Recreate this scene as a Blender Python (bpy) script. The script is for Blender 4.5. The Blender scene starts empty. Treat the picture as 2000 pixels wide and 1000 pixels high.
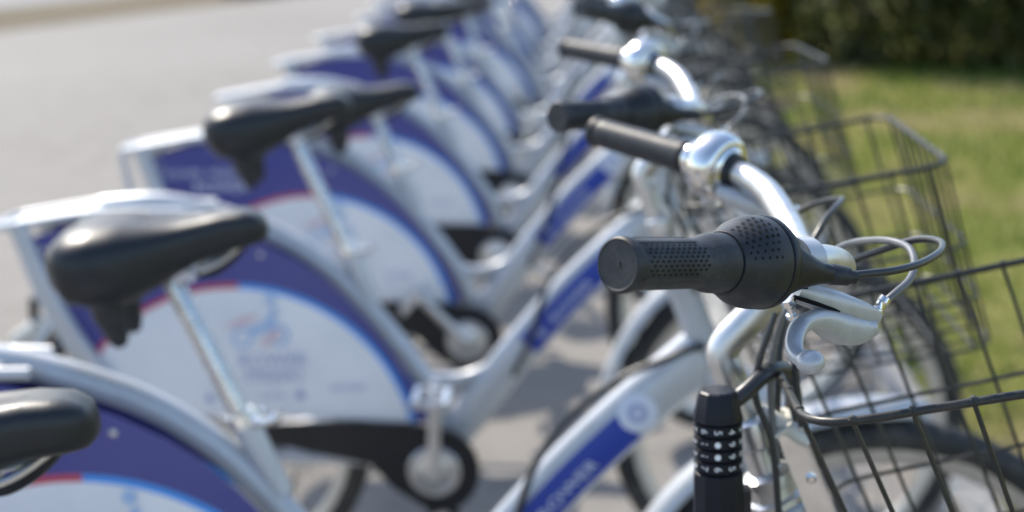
import bpy, math, random
from math import sin, cos, pi, radians, tan, sqrt, atan2
from mathutils import Vector, Matrix
random.seed(7)
SC = bpy.context.scene
COL = SC.collection

# ------------------------------------------------------------------ camera
CAM_POS = Vector((0.237, -0.967, 1.343)); YAW, PITCH, ROLL = -0.037, -0.261, -0.034
fw = Vector((sin(YAW)*cos(PITCH), cos(YAW)*cos(PITCH), sin(PITCH)))
rt = Vector((cos(YAW), -sin(YAW), 0)); up = rt.cross(fw)
r2 = cos(ROLL)*rt + sin(ROLL)*up; u2 = -sin(ROLL)*rt + cos(ROLL)*up
cd = bpy.data.cameras.new('camera'); cam = bpy.data.objects.new('camera', cd); COL.objects.link(cam)
cam.matrix_world = Matrix(((r2.x, u2.x, -fw.x, CAM_POS.x), (r2.y, u2.y, -fw.y, CAM_POS.y), (r2.z, u2.z, -fw.z, CAM_POS.z), (0, 0, 0, 1)))
cd.sensor_width = 36.0; cd.lens = 36.0*2805.8/2000.0
cd.clip_start = 0.02; cd.clip_end = 1500
cd.dof.use_dof = True; cd.dof.focus_distance = 0.875; cd.dof.aperture_fstop = 4.2
SC.camera = cam

# ------------------------------------------------------------------ sky, sun, exposure
SUN_DIR = Vector((-0.42, 0.57, 0.705)).normalized()      # towards the sun
w = bpy.data.worlds.new('World'); SC.world = w; w.use_nodes = True
nt = w.node_tree; bg = nt.nodes['Background']
sky = nt.nodes.new('ShaderNodeTexSky'); sky.sky_type = 'NISHITA'; sky.sun_disc = False
sky.sun_elevation = math.asin(SUN_DIR.z); sky.sun_rotation = atan2(SUN_DIR.x, SUN_DIR.y)
sky.dust_density = 1.0; sky.air_density = 1.0
nt.links.new(sky.outputs[0], bg.inputs[0]); bg.inputs[1].default_value = 0.15
sl = bpy.data.lights.new('sun', 'SUN'); sl.energy = 3.3; sl.angle = radians(0.53); sl.color = (1.0, 0.93, 0.82)
so = bpy.data.objects.new('sun', sl); COL.objects.link(so)
so.rotation_euler = (-SUN_DIR).to_track_quat('-Z', 'Y').to_euler(); so.location = SUN_DIR*30
SC.view_settings.view_transform = 'Standard'; SC.view_settings.look = 'None'
SC.view_settings.exposure = 0.85; SC.view_settings.gamma = 1.0; SC.view_settings.use_curve_mapping = False
SC.render.engine = 'CYCLES'

# ------------------------------------------------------------------ materials
def mat(name, col=(.5, .5, .5), metal=0.0, rough=.5, spec=.5, noise=None, bump=None, coat=0.0, vary=0.0):
    m = bpy.data.materials.new(name); m.use_nodes = True; t = m.node_tree; b = t.nodes['Principled BSDF']
    b.inputs['Base Color'].default_value = (*col, 1); b.inputs['Metallic'].default_value = metal
    b.inputs['Roughness'].default_value = rough; b.inputs['Specular IOR Level'].default_value = spec
    b.inputs['Coat Weight'].default_value = coat; b.inputs['Coat Roughness'].default_value = .12
    if vary or bump:
        tc = t.nodes.new('ShaderNodeTexCoord')
    if vary:
        n = t.nodes.new('ShaderNodeTexNoise'); n.inputs['Scale'].default_value = noise or 30; n.inputs['Detail'].default_value = 5
        t.links.new(tc.outputs['Object'], n.inputs['Vector'])
        mr = t.nodes.new('ShaderNodeMapRange'); mr.inputs['To Min'].default_value = max(rough-vary, .03); mr.inputs['To Max'].default_value = rough+vary
        t.links.new(n.outputs[0], mr.inputs[0]); t.links.new(mr.outputs[0], b.inputs['Roughness'])
        mx = t.nodes.new('ShaderNodeMixRGB'); mx.blend_type = 'MULTIPLY'; mx.inputs[0].default_value = .6
        cr = t.nodes.new('ShaderNodeValToRGB'); cr.color_ramp.elements[0].position = .3; cr.color_ramp.elements[0].color = (.72, .71, .68, 1)
        cr.color_ramp.elements[1].position = .62; cr.color_ramp.elements[1].color = (1, 1, 1, 1)
        t.links.new(n.outputs[0], cr.inputs[0]); mx.inputs[1].default_value = (*col, 1); t.links.new(cr.outputs[0], mx.inputs[2])
        t.links.new(mx.outputs[0], b.inputs['Base Color'])
    if bump:
        n2 = t.nodes.new('ShaderNodeTexNoise'); n2.inputs['Scale'].default_value = bump[0]; n2.inputs['Detail'].default_value = 3
        t.links.new(tc.outputs['Object'], n2.inputs['Vector'])
        bp = t.nodes.new('ShaderNodeBump'); bp.inputs['Strength'].default_value = bump[1]; bp.inputs['Distance'].default_value = bump[2]
        t.links.new(n2.outputs[0], bp.inputs['Height']); t.links.new(bp.outputs[0], b.inputs['Normal'])
    return m
def dusty(m, col, amt, sc1, sc2):
    t = m.node_tree; b = t.nodes['Principled BSDF']; N = t.nodes.new; Lk = t.links.new
    tc = N('ShaderNodeTexCoord'); a = N('ShaderNodeTexNoise'); a.inputs['Scale'].default_value = sc1; a.inputs['Detail'].default_value = 8; a.inputs['Roughness'].default_value = .7
    c = N('ShaderNodeTexNoise'); c.inputs['Scale'].default_value = sc2; c.inputs['Detail'].default_value = 3
    Lk(tc.outputs['Object'], a.inputs['Vector']); Lk(tc.outputs['Object'], c.inputs['Vector'])
    mu = N('ShaderNodeMath'); mu.operation = 'MULTIPLY'; Lk(a.outputs[0], mu.inputs[0]); Lk(c.outputs[0], mu.inputs[1])
    mr = N('ShaderNodeMapRange'); mr.inputs['From Min'].default_value = .22; mr.inputs['From Max'].default_value = .42; mr.inputs['To Max'].default_value = amt; Lk(mu.outputs[0], mr.inputs[0])
    old = b.inputs['Base Color'].links[0].from_socket; mx = N('ShaderNodeMixRGB'); Lk(mr.outputs[0], mx.inputs[0]); Lk(old, mx.inputs[1]); mx.inputs[2].default_value = (*col, 1)
    Lk(mx.outputs[0], b.inputs['Base Color'])
MT = {}
MT['paint'] = mat('silver_paint', (.56, .585, .615), .22, .36, .5, 9, (60, .03, .001), .15, .08)
MT['alu'] = mat('brushed_aluminium', (.70, .69, .68), 1, .40, .5, 60, None, 0, .07)
MT['cast'] = mat('cast_aluminium', (.70, .71, .72), .9, .30, .5, 45, (900, .12, .0006), 0, .06)
MT['lever'] = mat('lever_silver', (.50, .51, .535), .30, .34, .5, 90, (700, .10, .0005), .1, .09)
MT['post'] = mat('seat_post_steel', (.66, .655, .64), 1, .26, .5, 60, None, 0, .08)
MT['chrome'] = mat('chrome', (.82, .81, .79), 1, .13, .5, 40, None, 0, .04)
MT['rubber'] = mat('black_rubber', (.023, .025, .030), 0, .50, .40, 140, (1400, .25, .0003), 0, .08)
MT['rubber2'] = mat('worn_rubber', (.020, .022, .026), 0, .44, .38, 120, (900, .1, .0002), 0, .06)
MT['tyre'] = mat('tyre_rubber', (.022, .022, .023), 0, .65, .4, 40, (300, .3, .001), 0, .06)
MT['vinyl'] = mat('saddle_vinyl', (.014, .016, .019), 0, .40, .45, 10, (260, .25, .0007), 0, .10)
MT['plastic'] = mat('black_plastic', (.016, .017, .020), 0, .36, .38, 60, None, 0, .05)
MT['navy'] = mat('lock_plastic', (.008, .010, .018), 0, .38, .25, 60, None, 0, .05)
MT['wire'] = mat('basket_wire', (.022, .024, .022), .1, .38, .5, 60, None, 0, .08)
MT['cable'] = mat('cable_sheath', (.032, .033, .035), 0, .33, .5, 60, None, 0, .05)
MT['cable2'] = mat('grey_cable_sheath', (.16, .165, .17), .2, .30, .5, 60, None, 0, .05)
MT['white'] = mat('white_plastic', (.66, .64, .57), 0, .35, .5, 40, None, 0, .05)
MT['blue'] = mat('blue_sticker', (.012, .045, .33), 0, .40, .5)
MT['pale'] = mat('pale_print', (.62, .66, .75), 0, .4, .5)
MT['dimwhite'] = mat('white_print', (.66, .70, .80), 0, .4, .5)
MT['dial'] = mat('dial_print', (.80, .81, .82), 0, .45, .4)
MT['slate'] = mat('slate_print', (.36, .40, .60), 0, .4, .5)
MT['red'] = mat('red_print', (.50, .10, .13), 0, .4, .5)
MT['sky_print'] = mat('light_blue_print', (.38, .54, .76), 0, .4, .5)
MT['rose'] = mat('rose_print', (.70, .55, .58), 0, .4, .5)
MT['redlens'] = mat('red_lens', (.35, .01, .012), 0, .15, .5)
MT['steel'] = mat('spoke_steel', (.65, .65, .64), 1, .3, .5)
MT['pit'] = mat('rubber_pit', (.008, .0085, .0095), 0, .75, .2)
MT['hole'] = mat('dark_recess', (.006, .006, .007), 0, .8, .2)

dusty(MT['rubber'], (.11, .105, .10), .38, 420, 60); dusty(MT['rubber2'], (.10, .095, .09), .30, 420, 50)
dusty(MT['paint'], (.30, .28, .25), .22, 160, 14); dusty(MT['tyre'], (.16, .15, .13), .5, 60, 12); dusty(MT['lever'], (.32, .31, .30), .3, 500, 90)
dusty(MT['wire'], (.12, .085, .06), .35, 300, 40)
def panel_mat():
    m = bpy.data.materials.new('guard_print'); m.use_nodes = True; t = m.node_tree; b = t.nodes['Principled BSDF']
    N = t.nodes.new; Lk = t.links.new
    b.inputs['Roughness'].default_value = .34; b.inputs['Specular IOR Level'].default_value = .45
    tc = N('ShaderNodeTexCoord'); sx = N('ShaderNodeSeparateXYZ'); Lk(tc.outputs['Object'], sx.inputs[0])
    def mth(op, a, c=None):
        n = N('ShaderNodeMath'); n.operation = op
        for k, v in enumerate((a, c)):
            if v is None: continue
            if isinstance(v, (int, float)): n.inputs[k].default_value = v
            else: Lk(v, n.inputs[k])
        return n.outputs[0]
    dx = mth('SUBTRACT', sx.outputs[0], -.362); dz = mth('SUBTRACT', sx.outputs[2], .300)
    d = mth('SQRT', mth('ADD', mth('MULTIPLY', dx, dx), mth('MULTIPLY', dz, dz)))
    out = mth('GREATER_THAN', d, .335); line = mth('MULTIPLY', mth('GREATER_THAN', d, .325), mth('LESS_THAN', d, .3352))
    left = mth('LESS_THAN', sx.outputs[0], -.345)
    nz = N('ShaderNodeTexNoise'); nz.inputs['Scale'].default_value = 9; nz.inputs['Detail'].default_value = 6; Lk(tc.outputs['Object'], nz.inputs['Vector'])
    wr = N('ShaderNodeValToRGB'); wr.color_ramp.elements[0].color = (.74, .76, .78, 1); wr.color_ramp.elements[1].color = (.83, .84, .85, 1)
    wr.color_ramp.elements[0].position = .3; wr.color_ramp.elements[1].position = .6; Lk(nz.outputs[0], wr.inputs[0])
    def mix(f, a, c):
        n = N('ShaderNodeMixRGB'); Lk(f, n.inputs[0])
        for k, v in ((1, a), (2, c)):
            if isinstance(v, tuple): n.inputs[k].default_value = (*v, 1)
            else: Lk(v, n.inputs[k])
        return n.outputs[0]
    base = mix(out, wr.outputs[0], (.055, .060, .24))
    lc = mix(left, (.05, .30, .78), (.52, .06, .10))
    Lk(mix(line, base, lc), b.inputs['Base Color'])
    return m
MT['panel'] = panel_mat()

# ------------------------------------------------------------------ mesh helpers
class MB:
    def __init__(s): s.v = []; s.f = []
    def add(s, vs, fs):
        o = len(s.v); s.v += [tuple(x) for x in vs]; s.f += [tuple(i+o for i in f) for f in fs]; return s
    def box(s, c, d, mtx=None):
        x, y, z = [k/2 for k in d]; vs = [Vector((a*x, b*y, e*z)) for a in (-1, 1) for b in (-1, 1) for e in (-1, 1)]
        if mtx: vs = [mtx @ v for v in vs]
        vs = [v+Vector(c) for v in vs]
        return s.add(vs, [(0, 1, 3, 2), (4, 6, 7, 5), (0, 4, 5, 1), (2, 3, 7, 6), (0, 2, 6, 4), (1, 5, 7, 3)])
    def tube(s, path, r, n=12, closed=False, ref=None, flat=1.0, caps=True):
        """swept tube; r number or list; flat scales the axis across ref"""
        P = [Vector(q) for q in path]; k = len(P); R = r if isinstance(r, (list, tuple)) else [r]*k
        ref = Vector(ref) if ref else None
        rings = []; u = None
        for i in range(k):
            a = P[(i-1) % k] if (closed or i > 0) else P[i]; b = P[(i+1) % k] if (closed or i < k-1) else P[i]
            t = (b-a)
            t = t.normalized() if t.length > 1e-9 else Vector((0, 0, 1))
            if ref: u = (ref-t*ref.dot(t)).normalized()
            elif u is None:
                h = Vector((0, 0, 1)) if abs(t.z) < .9 else Vector((1, 0, 0)); u = (h-t*h.dot(t)).normalized()
            else: u = (u-t*u.dot(t)).normalized()
            v = t.cross(u)
            rings.append([P[i]+(u*cos(2*pi*j/n)+v*sin(2*pi*j/n)*flat)*R[i] for j in range(n)])
        o = len(s.v); s.v += [tuple(q) for g in rings for q in g]
        for i in range(k if closed else k-1):
            a = o+i*n; b = o+((i+1) % k)*n
            for j in range(n): s.f.append((a+j, a+(j+1) % n, b+(j+1) % n, b+j))
        if caps and not closed:
            s.f.append(tuple(o+j for j in range(n))[::-1]); s.f.append(tuple(o+(k-1)*n+j for j in range(n)))
        return s
    def lathe(s, prof, org, ax, n=24, closed=False):
        """prof: list of (t, r) along axis ax from org"""
        ax = Vector(ax).normalized(); h = Vector((0, 0, 1)) if abs(ax.z) < .9 else Vector((1, 0, 0))
        u = (h-ax*h.dot(ax)).normalized(); v = ax.cross(u); o = len(s.v); org = Vector(org)
        for t, r in prof:
            for j in range(n): s.v.append(tuple(org+ax*t+(u*cos(2*pi*j/n)+v*sin(2*pi*j/n))*r))
        k = len(prof)
        for i in range(k if closed else k-1):
            a = o+i*n; b = o+((i+1) % k)*n
            for j in range(n): s.f.append((a+j, a+(j+1) % n, b+(j+1) % n, b+j))
        if not closed:
            if prof[0][1] > 1e-4: s.f.append(tuple(o+j for j in range(n))[::-1])
            if prof[-1][1] > 1e-4: s.f.append(tuple(o+(k-1)*n+j for j in range(n)))
        return s
    def plate(s, poly, y0, y1):
        """poly of (x, z), extruded from y0 to y1"""
        n = len(poly); o = len(s.v)
        s.v += [(x, y0, z) for x, z in poly]+[(x, y1, z) for x, z in poly]
        s.f.append(tuple(range(o, o+n))); s.f.append(tuple(range(o+2*n-1, o+n-1, -1)))
        for i in range(n): s.f.append((o+i, o+n+i, o+n+(i+1) % n, o+(i+1) % n))
        return s
    def ball(s, c, r, n=12, sc=(1, 1, 1)):
        c = Vector(c); o = len(s.v); m = n//2
        for i in range(m+1):
            a = pi*i/m
            for j in range(n): s.v.append((c.x+r*sc[0]*sin(a)*cos(2*pi*j/n), c.y+r*sc[1]*sin(a)*sin(2*pi*j/n), c.z+r*sc[2]*cos(a)))
        for i in range(m):
            for j in range(n): s.f.append((o+i*n+j, o+(i+1)*n+j, o+(i+1)*n+(j+1) % n, o+i*n+(j+1) % n))
        return s
    def grid(s, rows, close_u=False):
        n = len(rows[0]); o = len(s.v); s.v += [tuple(q) for r in rows for q in r]
        for i in range(len(rows)-1):
            for j in range(n if close_u else n-1):
                s.f.append((o+i*n+j, o+i*n+(j+1) % n, o+(i+1)*n+(j+1) % n, o+(i+1)*n+j))
        return s
    def mesh(s, name, m, smooth=True, ang=38):
        import bmesh
        me = bpy.data.meshes.new(name); me.from_pydata(s.v, [], s.f); me.validate()
        bm = bmesh.new(); bm.from_mesh(me); bmesh.ops.recalc_face_normals(bm, faces=bm.faces); bm.to_mesh(me); bm.free()
        me.materials.append(MT[m] if isinstance(m, str) else m)
        if smooth:
            me.shade_smooth(); me.set_sharp_from_angle(angle=radians(ang))
        return me

def spline(pts, n=6):
    P = [Vector(q) for q in pts]; out = []
    for i in range(len(P)-1):
        a = P[i-1] if i else P[i]*2-P[i+1]; b = P[i]; c = P[i+1]; d = P[i+2] if i+2 < len(P) else P[i+1]*2-P[i]
        for k in range(n):
            t = k/n
            out.append(.5*((2*b)+(c-a)*t+(2*a-5*b+4*c-d)*t*t+(3*b-a-3*c+d)*t**3))
    out.append(P[-1]); return out
def fillet(pts, r, n=8, closed=False):
    P = [Vector(q) for q in pts]; k = len(P); out = []
    for i in range(k):
        if not closed and i in (0, k-1): out.append(P[i]); continue
        a = P[(i-1) % k]; b = P[i]; c = P[(i+1) % k]; rr = min(r, (a-b).length*.48, (c-b).length*.48)
        p0 = b+(a-b).normalized()*rr; p1 = b+(c-b).normalized()*rr
        for j in range(n+1):
            t = j/n; out.append(p0*(1-t)**2+b*2*t*(1-t)+p1*t*t)
    return out
def lerp(a, b, t): return Vector(a)*(1-t)+Vector(b)*t

_tc = {}
def text_mesh(body, size=1.0):
    """flat lettering as (verts, faces) in 2D, centred"""
    if body in _tc: return _tc[body]
    cu = bpy.data.curves.new('t', 'FONT'); cu.body = body; cu.size = 1.0; cu.align_x = 'CENTER'; cu.align_y = 'CENTER'; cu.resolution_u = 3
    ob = bpy.data.objects.new('t', cu); COL.objects.link(ob)
    me = ob.to_mesh(); vs = [(v.co.x, v.co.y) for v in me.vertices]; fs = [tuple(p.vertices) for p in me.polygons]
    ob.to_mesh_clear(); bpy.data.objects.remove(ob); bpy.data.curves.remove(cu)
    _tc[body] = (vs, fs); return _tc[body]

# ------------------------------------------------------------------ objects
def link(name, me, parent=None, mtx=None):
    o = bpy.data.objects.new(name, me); COL.objects.link(o)
    if parent: o.parent = parent
    if mtx is not None: o.matrix_local = mtx
    return o
def tag(o, label=None, cat=None, group=None, kind=None):
    if label: o['label'] = label
    if cat: o['category'] = cat
    if group: o['group'] = group
    if kind: o['kind'] = kind
    return o

# ================================================================== SETTING
def noise_ground(name, cols, scale, rough, bump, spec=.3, big=.25):
    m = bpy.data.materials.new(name); m.use_nodes = True; t = m.node_tree; b = t.nodes['Principled BSDF']; N = t.nodes.new; Lk = t.links.new
    b.inputs['Roughness'].default_value = rough; b.inputs['Specular IOR Level'].default_value = spec
    tc = N('ShaderNodeTexCoord')
    a = N('ShaderNodeTexNoise'); a.inputs['Scale'].default_value = scale; a.inputs['Detail'].default_value = 8; a.inputs['Roughness'].default_value = .65; Lk(tc.outputs['Object'], a.inputs['Vector'])
    c = N('ShaderNodeTexNoise'); c.inputs['Scale'].default_value = big; c.inputs['Detail'].default_value = 4; Lk(tc.outputs['Object'], c.inputs['Vector'])
    ad = N('ShaderNodeMath'); ad.operation = 'ADD'; Lk(a.outputs[0], ad.inputs[0]); Lk(c.outputs[0], ad.inputs[1])
    hf = N('ShaderNodeMath'); hf.operation = 'MULTIPLY'; Lk(ad.outputs[0], hf.inputs[0]); hf.inputs[1].default_value = .5
    cr = N('ShaderNodeValToRGB'); el = cr.color_ramp.elements
    while len(el) < len(cols): el.new(.5)
    for e, (p_, c_) in zip(el, cols): e.position = p_; e.color = (*c_, 1)
    Lk(hf.outputs[0], cr.inputs[0]); Lk(cr.outputs[0], b.inputs['Base Color'])
    bp = N('ShaderNodeBump'); bp.inputs['Strength'].default_value = bump[0]; bp.inputs['Distance'].default_value = bump[1]
    f = N('ShaderNodeTexNoise'); f.inputs['Scale'].default_value = bump[2]; f.inputs['Detail'].default_value = 3; Lk(tc.outputs['Object'], f.inputs['Vector'])
    Lk(f.outputs[0], bp.inputs['Height']); Lk(bp.outputs[0], b.inputs['Normal'])
    return m
MT['pave'] = noise_ground('pavement_concrete', [(.36, (.185, .170, .153)), (.47, (.235, .218, .196)), (.55, (.248, .231, .209)), (.66, (.285, .267, .244))], 6, .85, (.5, .004, 160))
MT['lawn'] = noise_ground('lawn_soil', [(.36, (.24, .20, .10)), (.46, (.23, .21, .075)), (.6, (.16, .18, .045))], 3.5, .95, (.8, .02, 40), .1, .8)
MT['verge'] = noise_ground('dry_verge', [(.38, (.145, .115, .080)), (.5, (.175, .145, .100)), (.62, (.135, .118, .075))], 2.2, .95, (.7, .02, 30), .1)
MT['road'] = noise_ground('pale_road', [(.38, (.20, .195, .185)), (.62, (.26, .25, .235))], 5, .85, (.4, .004, 120))
MT['kerb'] = noise_ground('kerb_concrete', [(.36, (.24, .23, .215)), (.64, (.35, .34, .32))], 14, .85, (.5, .003, 120))

m = MB(); m.add([(-400, -400, 0), (400, -400, 0), (400, 400, 0), (-400, 400, 0)], [(0, 1, 2, 3)])
tag(link('pavement', m.mesh('pavement', 'pave', False)), 'pale grey concrete pavement under the row of bicycles', 'pavement', kind='structure')
# verge strip and road beyond it (far left)
A = Vector((-5.3, 12.9)); dr = Vector((1.5, 2.2)).normalized(); nn = Vector((-dr.y, dr.x))
def strip(name, o0, o1, z, mk, label, cat):
    q = [A+nn*o0-dr*60, A+nn*o0+dr*90, A+nn*o1+dr*90, A+nn*o1-dr*60]
    m = MB(); m.add([(a.x, a.y, z) for a in q], [(3, 2, 1, 0)])
    return tag(link(name, m.mesh(name, mk, False)), label, cat, kind='structure')
strip('verge', 0, 2.3, .006, 'verge', 'dry brown verge strip at the far edge of the pavement', 'verge')
strip('road', 2.3, 80, .010, 'road', 'pale road surface beyond the dry verge', 'road')
# lawn with kerb
KX = 1.02
def lawn_z(x, y): return .045+.02*sin(x*1.7+y*.6)+.015*sin(y*1.3-x*.8)+.0*(x-KX)
rows = []
xs = [KX+.086+i*.28 for i in range(22)]+[10, 16, 30, 80, 200, 400]; ys = [-6+.4*i for i in range(55)]+[20, 30, 60, 150, 400]
for y in ys: rows.append([Vector((x, y, lawn_z(x, y) if x > KX+.15 else .05)) for x in xs])
m = MB().grid(rows); lawn = tag(link('lawn', m.mesh('lawn', 'lawn')), 'patchy sunlit lawn in front of the bicycle baskets', 'lawn', kind='structure')
kb = MB().box((0, 0, .03), (.08, .98, .10)).mesh('kerb_stone', 'kerb', False)
kerb = bpy.data.objects.new('kerb', None); COL.objects.link(kerb); kerb.location = (KX+.05, 0, 0)
tag(kerb, 'low concrete kerb between the pavement and the lawn', 'kerb', kind='structure')
for i in range(16): link('kerb_stone', kb, kerb, Matrix.Translation((random.uniform(-.003, .003), -1.5+i, random.uniform(-.006, .004))))

# grass blades (nobody could count them)
def grass_mat():
    m = bpy.data.materials.new('grass_blade'); m.use_nodes = True; t = m.node_tree; b = t.nodes['Principled BSDF']; N = t.nodes.new; Lk = t.links.new
    tc = N('ShaderNodeTexCoord'); n = N('ShaderNodeTexNoise'); n.inputs['Scale'].default_value = 1.9; n.inputs['Detail'].default_value = 6; Lk(tc.outputs['Object'], n.inputs['Vector'])
    cr = N('ShaderNodeValToRGB'); el = cr.color_ramp.elements; el.new(.5); el.new(.56)
    for e, (p_, c_) in zip(el, [(.38, (.46, .38, .22)), (.45, (.34, .32, .12)), (.52, (.24, .28, .060)), (.61, (.13, .195, .034))]): e.position = p_; e.color = (*c_, 1)
    Lk(n.outputs[0], cr.inputs[0]); Lk(cr.outputs[0], b.inputs['Base Color']); b.inputs['Roughness'].default_value = .6; b.inputs['Specular IOR Level'].default_value = .25
    tr = N('ShaderNodeBsdfTranslucent'); Lk(cr.outputs[0], tr.inputs[0]); mx = N('ShaderNodeMixShader'); mx.inputs[0].default_value = .45
    out = t.nodes['Material Output']; Lk(b.outputs[0], mx.inputs[1]); Lk(tr.outputs[0], mx.inputs[2]); Lk(mx.outputs[0], out.inputs[0])
    return m
MT['grass'] = grass_mat()
m = MB()
rg = random.Random(3)
for i in range(68000):
    y = (1.0+rg.random()**1.25*11) if i < 52000 else -2.5+3.5*rg.random(); x = KX+.10+rg.random()*(1.6+max(y, 1.5)*.55)
    z = lawn_z(x, y); h = rg.uniform(.02, .065)*(1+.25*(y > 5)); a = rg.uniform(0, 2*pi); wd = rg.uniform(.003, .006)*(1+.1*y)
    dx, dy = cos(a)*wd, sin(a)*wd; lx, ly = rg.uniform(-.03, .03), rg.uniform(-.03, .03)
    o = len(m.v); m.v += [(x-dx, y-dy, z-.005), (x+dx, y+dy, z-.005), (x+lx, y+ly, z+h)]; m.f.append((o, o+1, o+2))
me = bpy.data.meshes.new('grass'); me.from_pydata(m.v, [], m.f); me.materials.append(MT['grass'])
tag(link('grass', me), 'short yellow-green grass blades covering the lawn', 'grass', kind='stuff')

# shrubs
def leaf_mat(name, c0, c1, tr=.25):
    m = bpy.data.materials.new(name); m.use_nodes = True; t = m.node_tree; b = t.nodes['Principled BSDF']; N = t.nodes.new; Lk = t.links.new
    tc = N('ShaderNodeTexCoord'); n = N('ShaderNodeTexNoise'); n.inputs['Scale'].default_value = 3.; n.inputs['Detail'].default_value = 4; Lk(tc.outputs['Object'], n.inputs['Vector'])
    cr = N('ShaderNodeValToRGB'); cr.color_ramp.elements[0].position = .38; cr.color_ramp.elements[1].position = .62
    cr.color_ramp.elements[0].color = (*c0, 1); cr.color_ramp.elements[1].color = (*c1, 1)
    Lk(n.outputs[0], cr.inputs[0]); Lk(cr.outputs[0], b.inputs['Base Color']); b.inputs['Roughness'].default_value = .55
    tl = N('ShaderNodeBsdfTranslucent'); Lk(cr.outputs[0], tl.inputs[0]); mx = N('ShaderNodeMixShader'); mx.inputs[0].default_value = tr
    out = t.nodes['Material Output']; Lk(b.outputs[0], mx.inputs[1]); Lk(tl.outputs[0], mx.inputs[2]); Lk(mx.outputs[0], out.inputs[0])
    return m
MT['leaf_dark'] = leaf_mat('evergreen_leaf', (.030, .042, .009), (.105, .110, .018), .28)
MT['leaf_yel'] = leaf_mat('yellow_leaf', (.24, .22, .03), (.45, .33, .04), .5)
MT['bark'] = mat('bark', (.07, .055, .04), 0, .9, .2)
def shrub(name, label, cat, blobs, nleaf, leaf, mk, seed, group=None):
    r = random.Random(seed); root = bpy.data.objects.new(name, None); COL.objects.link(root)
    c0 = blobs[0][0]; root.location = (c0[0], c0[1], .03); tag(root, label, cat, group)
    m = MB(); tw = MB()
    for (c, rad) in blobs:
        for k in range(int(nleaf/len(blobs))):
            d = Vector((r.gauss(0, 1), r.gauss(0, 1), r.gauss(0, 1))).normalized()*(r.random()**.28)
            q = Vector((c[0]+d.x*rad[0], c[1]+d.y*rad[1], c[2]+d.z*rad[2]))
            q += Vector((r.gauss(0, .04), r.gauss(0, .04), r.gauss(0, .04)))
            if q.z < .04: q.z = .04+r.random()*.1
            u = Vector((r.gauss(0, 1), r.gauss(0, 1), r.gauss(0, 1))).normalized(); v = u.cross(Vector((r.gauss(0, 1), r.gauss(0, 1), r.gauss(0, 1)))).normalized()
            s_ = leaf*r.uniform(.6, 1.3); q -= root.location
            o = len(m.v); m.v += [tuple(q-u*s_), tuple(q+v*s_*.45), tuple(q+u*s_), tuple(q-v*s_*.45)]; m.f.append((o, o+1, o+2, o+3))
        for k in range(5):
            e = Vector((c[0]+r.uniform(-.6, .6)*rad[0], c[1]+r.uniform(-.6, .6)*rad[1], c[2]+.5*rad[2]))-root.location
            b0 = Vector((c[0]+r.uniform(-.15, .15), c[1]+r.uniform(-.15, .15), .0))-root.location; b0.z = -.03
            tw.tube(spline([b0, lerp(b0, e, .5)+Vector((r.uniform(-.1, .1), 0, .1)), e], 3), [.018, .017, .016, .014, .012, .009, .006], 6)
    me = bpy.data.meshes.new('foliage'); me.from_pydata(m.v, [], m.f); me.materials.append(MT[mk])
    link('crown', me, root); link('trunk', tw.mesh('trunk', 'bark'), root)
    return root
shrub('hedge', 'dark evergreen hedge across the back of the lawn', 'hedge',
      [((2.25+i*.68, 8.35+random.uniform(-.15, .2)-i*.03, .72+random.uniform(-.05, .1)), (.60, .60, .82)) for i in range(9)], 30000, .05, 'leaf_dark', 11)
shrub('yellow_shrub', 'yellow-green shrub beside the left end of the dark hedge', 'shrub',
      [((1.52, 8.7, .45), (.32, .4, .62)), ((1.45, 11.0, .5), (.45, .5, .55))], 7000, .045, 'leaf_yel', 12)
shrub('verge_shrub', 'small dark bush on the dry verge at the far left', 'shrub', [((-3.55, 16.7, .25), (.35, .3, .28))], 1500, .05, 'leaf_dark', 13)

# ================================================================== BICYCLE (local frame: x forward from the crank axle, y left, z up)
HX = .657; RW = .33; TT = tan(radians(20)); BBH = .274
def axis_x(z): return HX+.06-TT*z
SA0 = Vector((HX+.06, 0, 0)); SAX = Vector((-TT, 0, 1)).normalized()
def steer_m(a): return Matrix.Translation(SA0) @ Matrix.Rotation(a, 4, SAX) @ Matrix.Translation(-SA0)
SPEC = []       # (name, mesh, motion group, parent index, only-for set)
def part(name, mb, mk, grp='frame', parent=None, who=None, ang=38, smooth=True):
    me = None if mb is None else mb.mesh(name, mk, smooth, ang)
    SPEC.append((name, me, grp, parent, who)); return len(SPEC)-1

# --- down tube
DT = spline([(0.004, 0, .288), (.075, 0, .374), (.165, 0, .488), (.255, 0, .589), (.34, 0, .670), (.436, 0, .752)], 6)
DR = .0365; DFL = .66
def dt_point(s, h, off=0.0, side=-1):
    """point on the tube's side: s 0..1 along, h across (m, + up), pushed out by off"""
    k = s*(len(DT)-1); i = min(int(k), len(DT)-2); c = lerp(DT[i], DT[i+1], k-i); t = (DT[i+1]-DT[i]).normalized(); n = Vector((-t.z, 0, t.x))
    hh = max(-1, min(1, h/DR)); y = DR*DFL*sqrt(max(0, 1-hh*hh))+off
    return c+n*(h*(1+off/DR*.5))+Vector((0, side*y, 0))
rows = []
for i, c in enumerate(DT):
    a = DT[max(i-1, 0)]; b = DT[min(i+1, len(DT)-1)]; t = (b-a).normalized(); n = Vector((-t.z, 0, t.x))
    rows.append([c+n*(DR*cos(2*pi*j/28))+Vector((0, DR*DFL*sin(2*pi*j/28), 0)) for j in range(28)])
pd = part('down_tube', MB().grid(rows, True), 'paint')
def dlen(): return sum((DT[i+1]-DT[i]).length for i in range(len(DT)-1))
DL = dlen()
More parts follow.
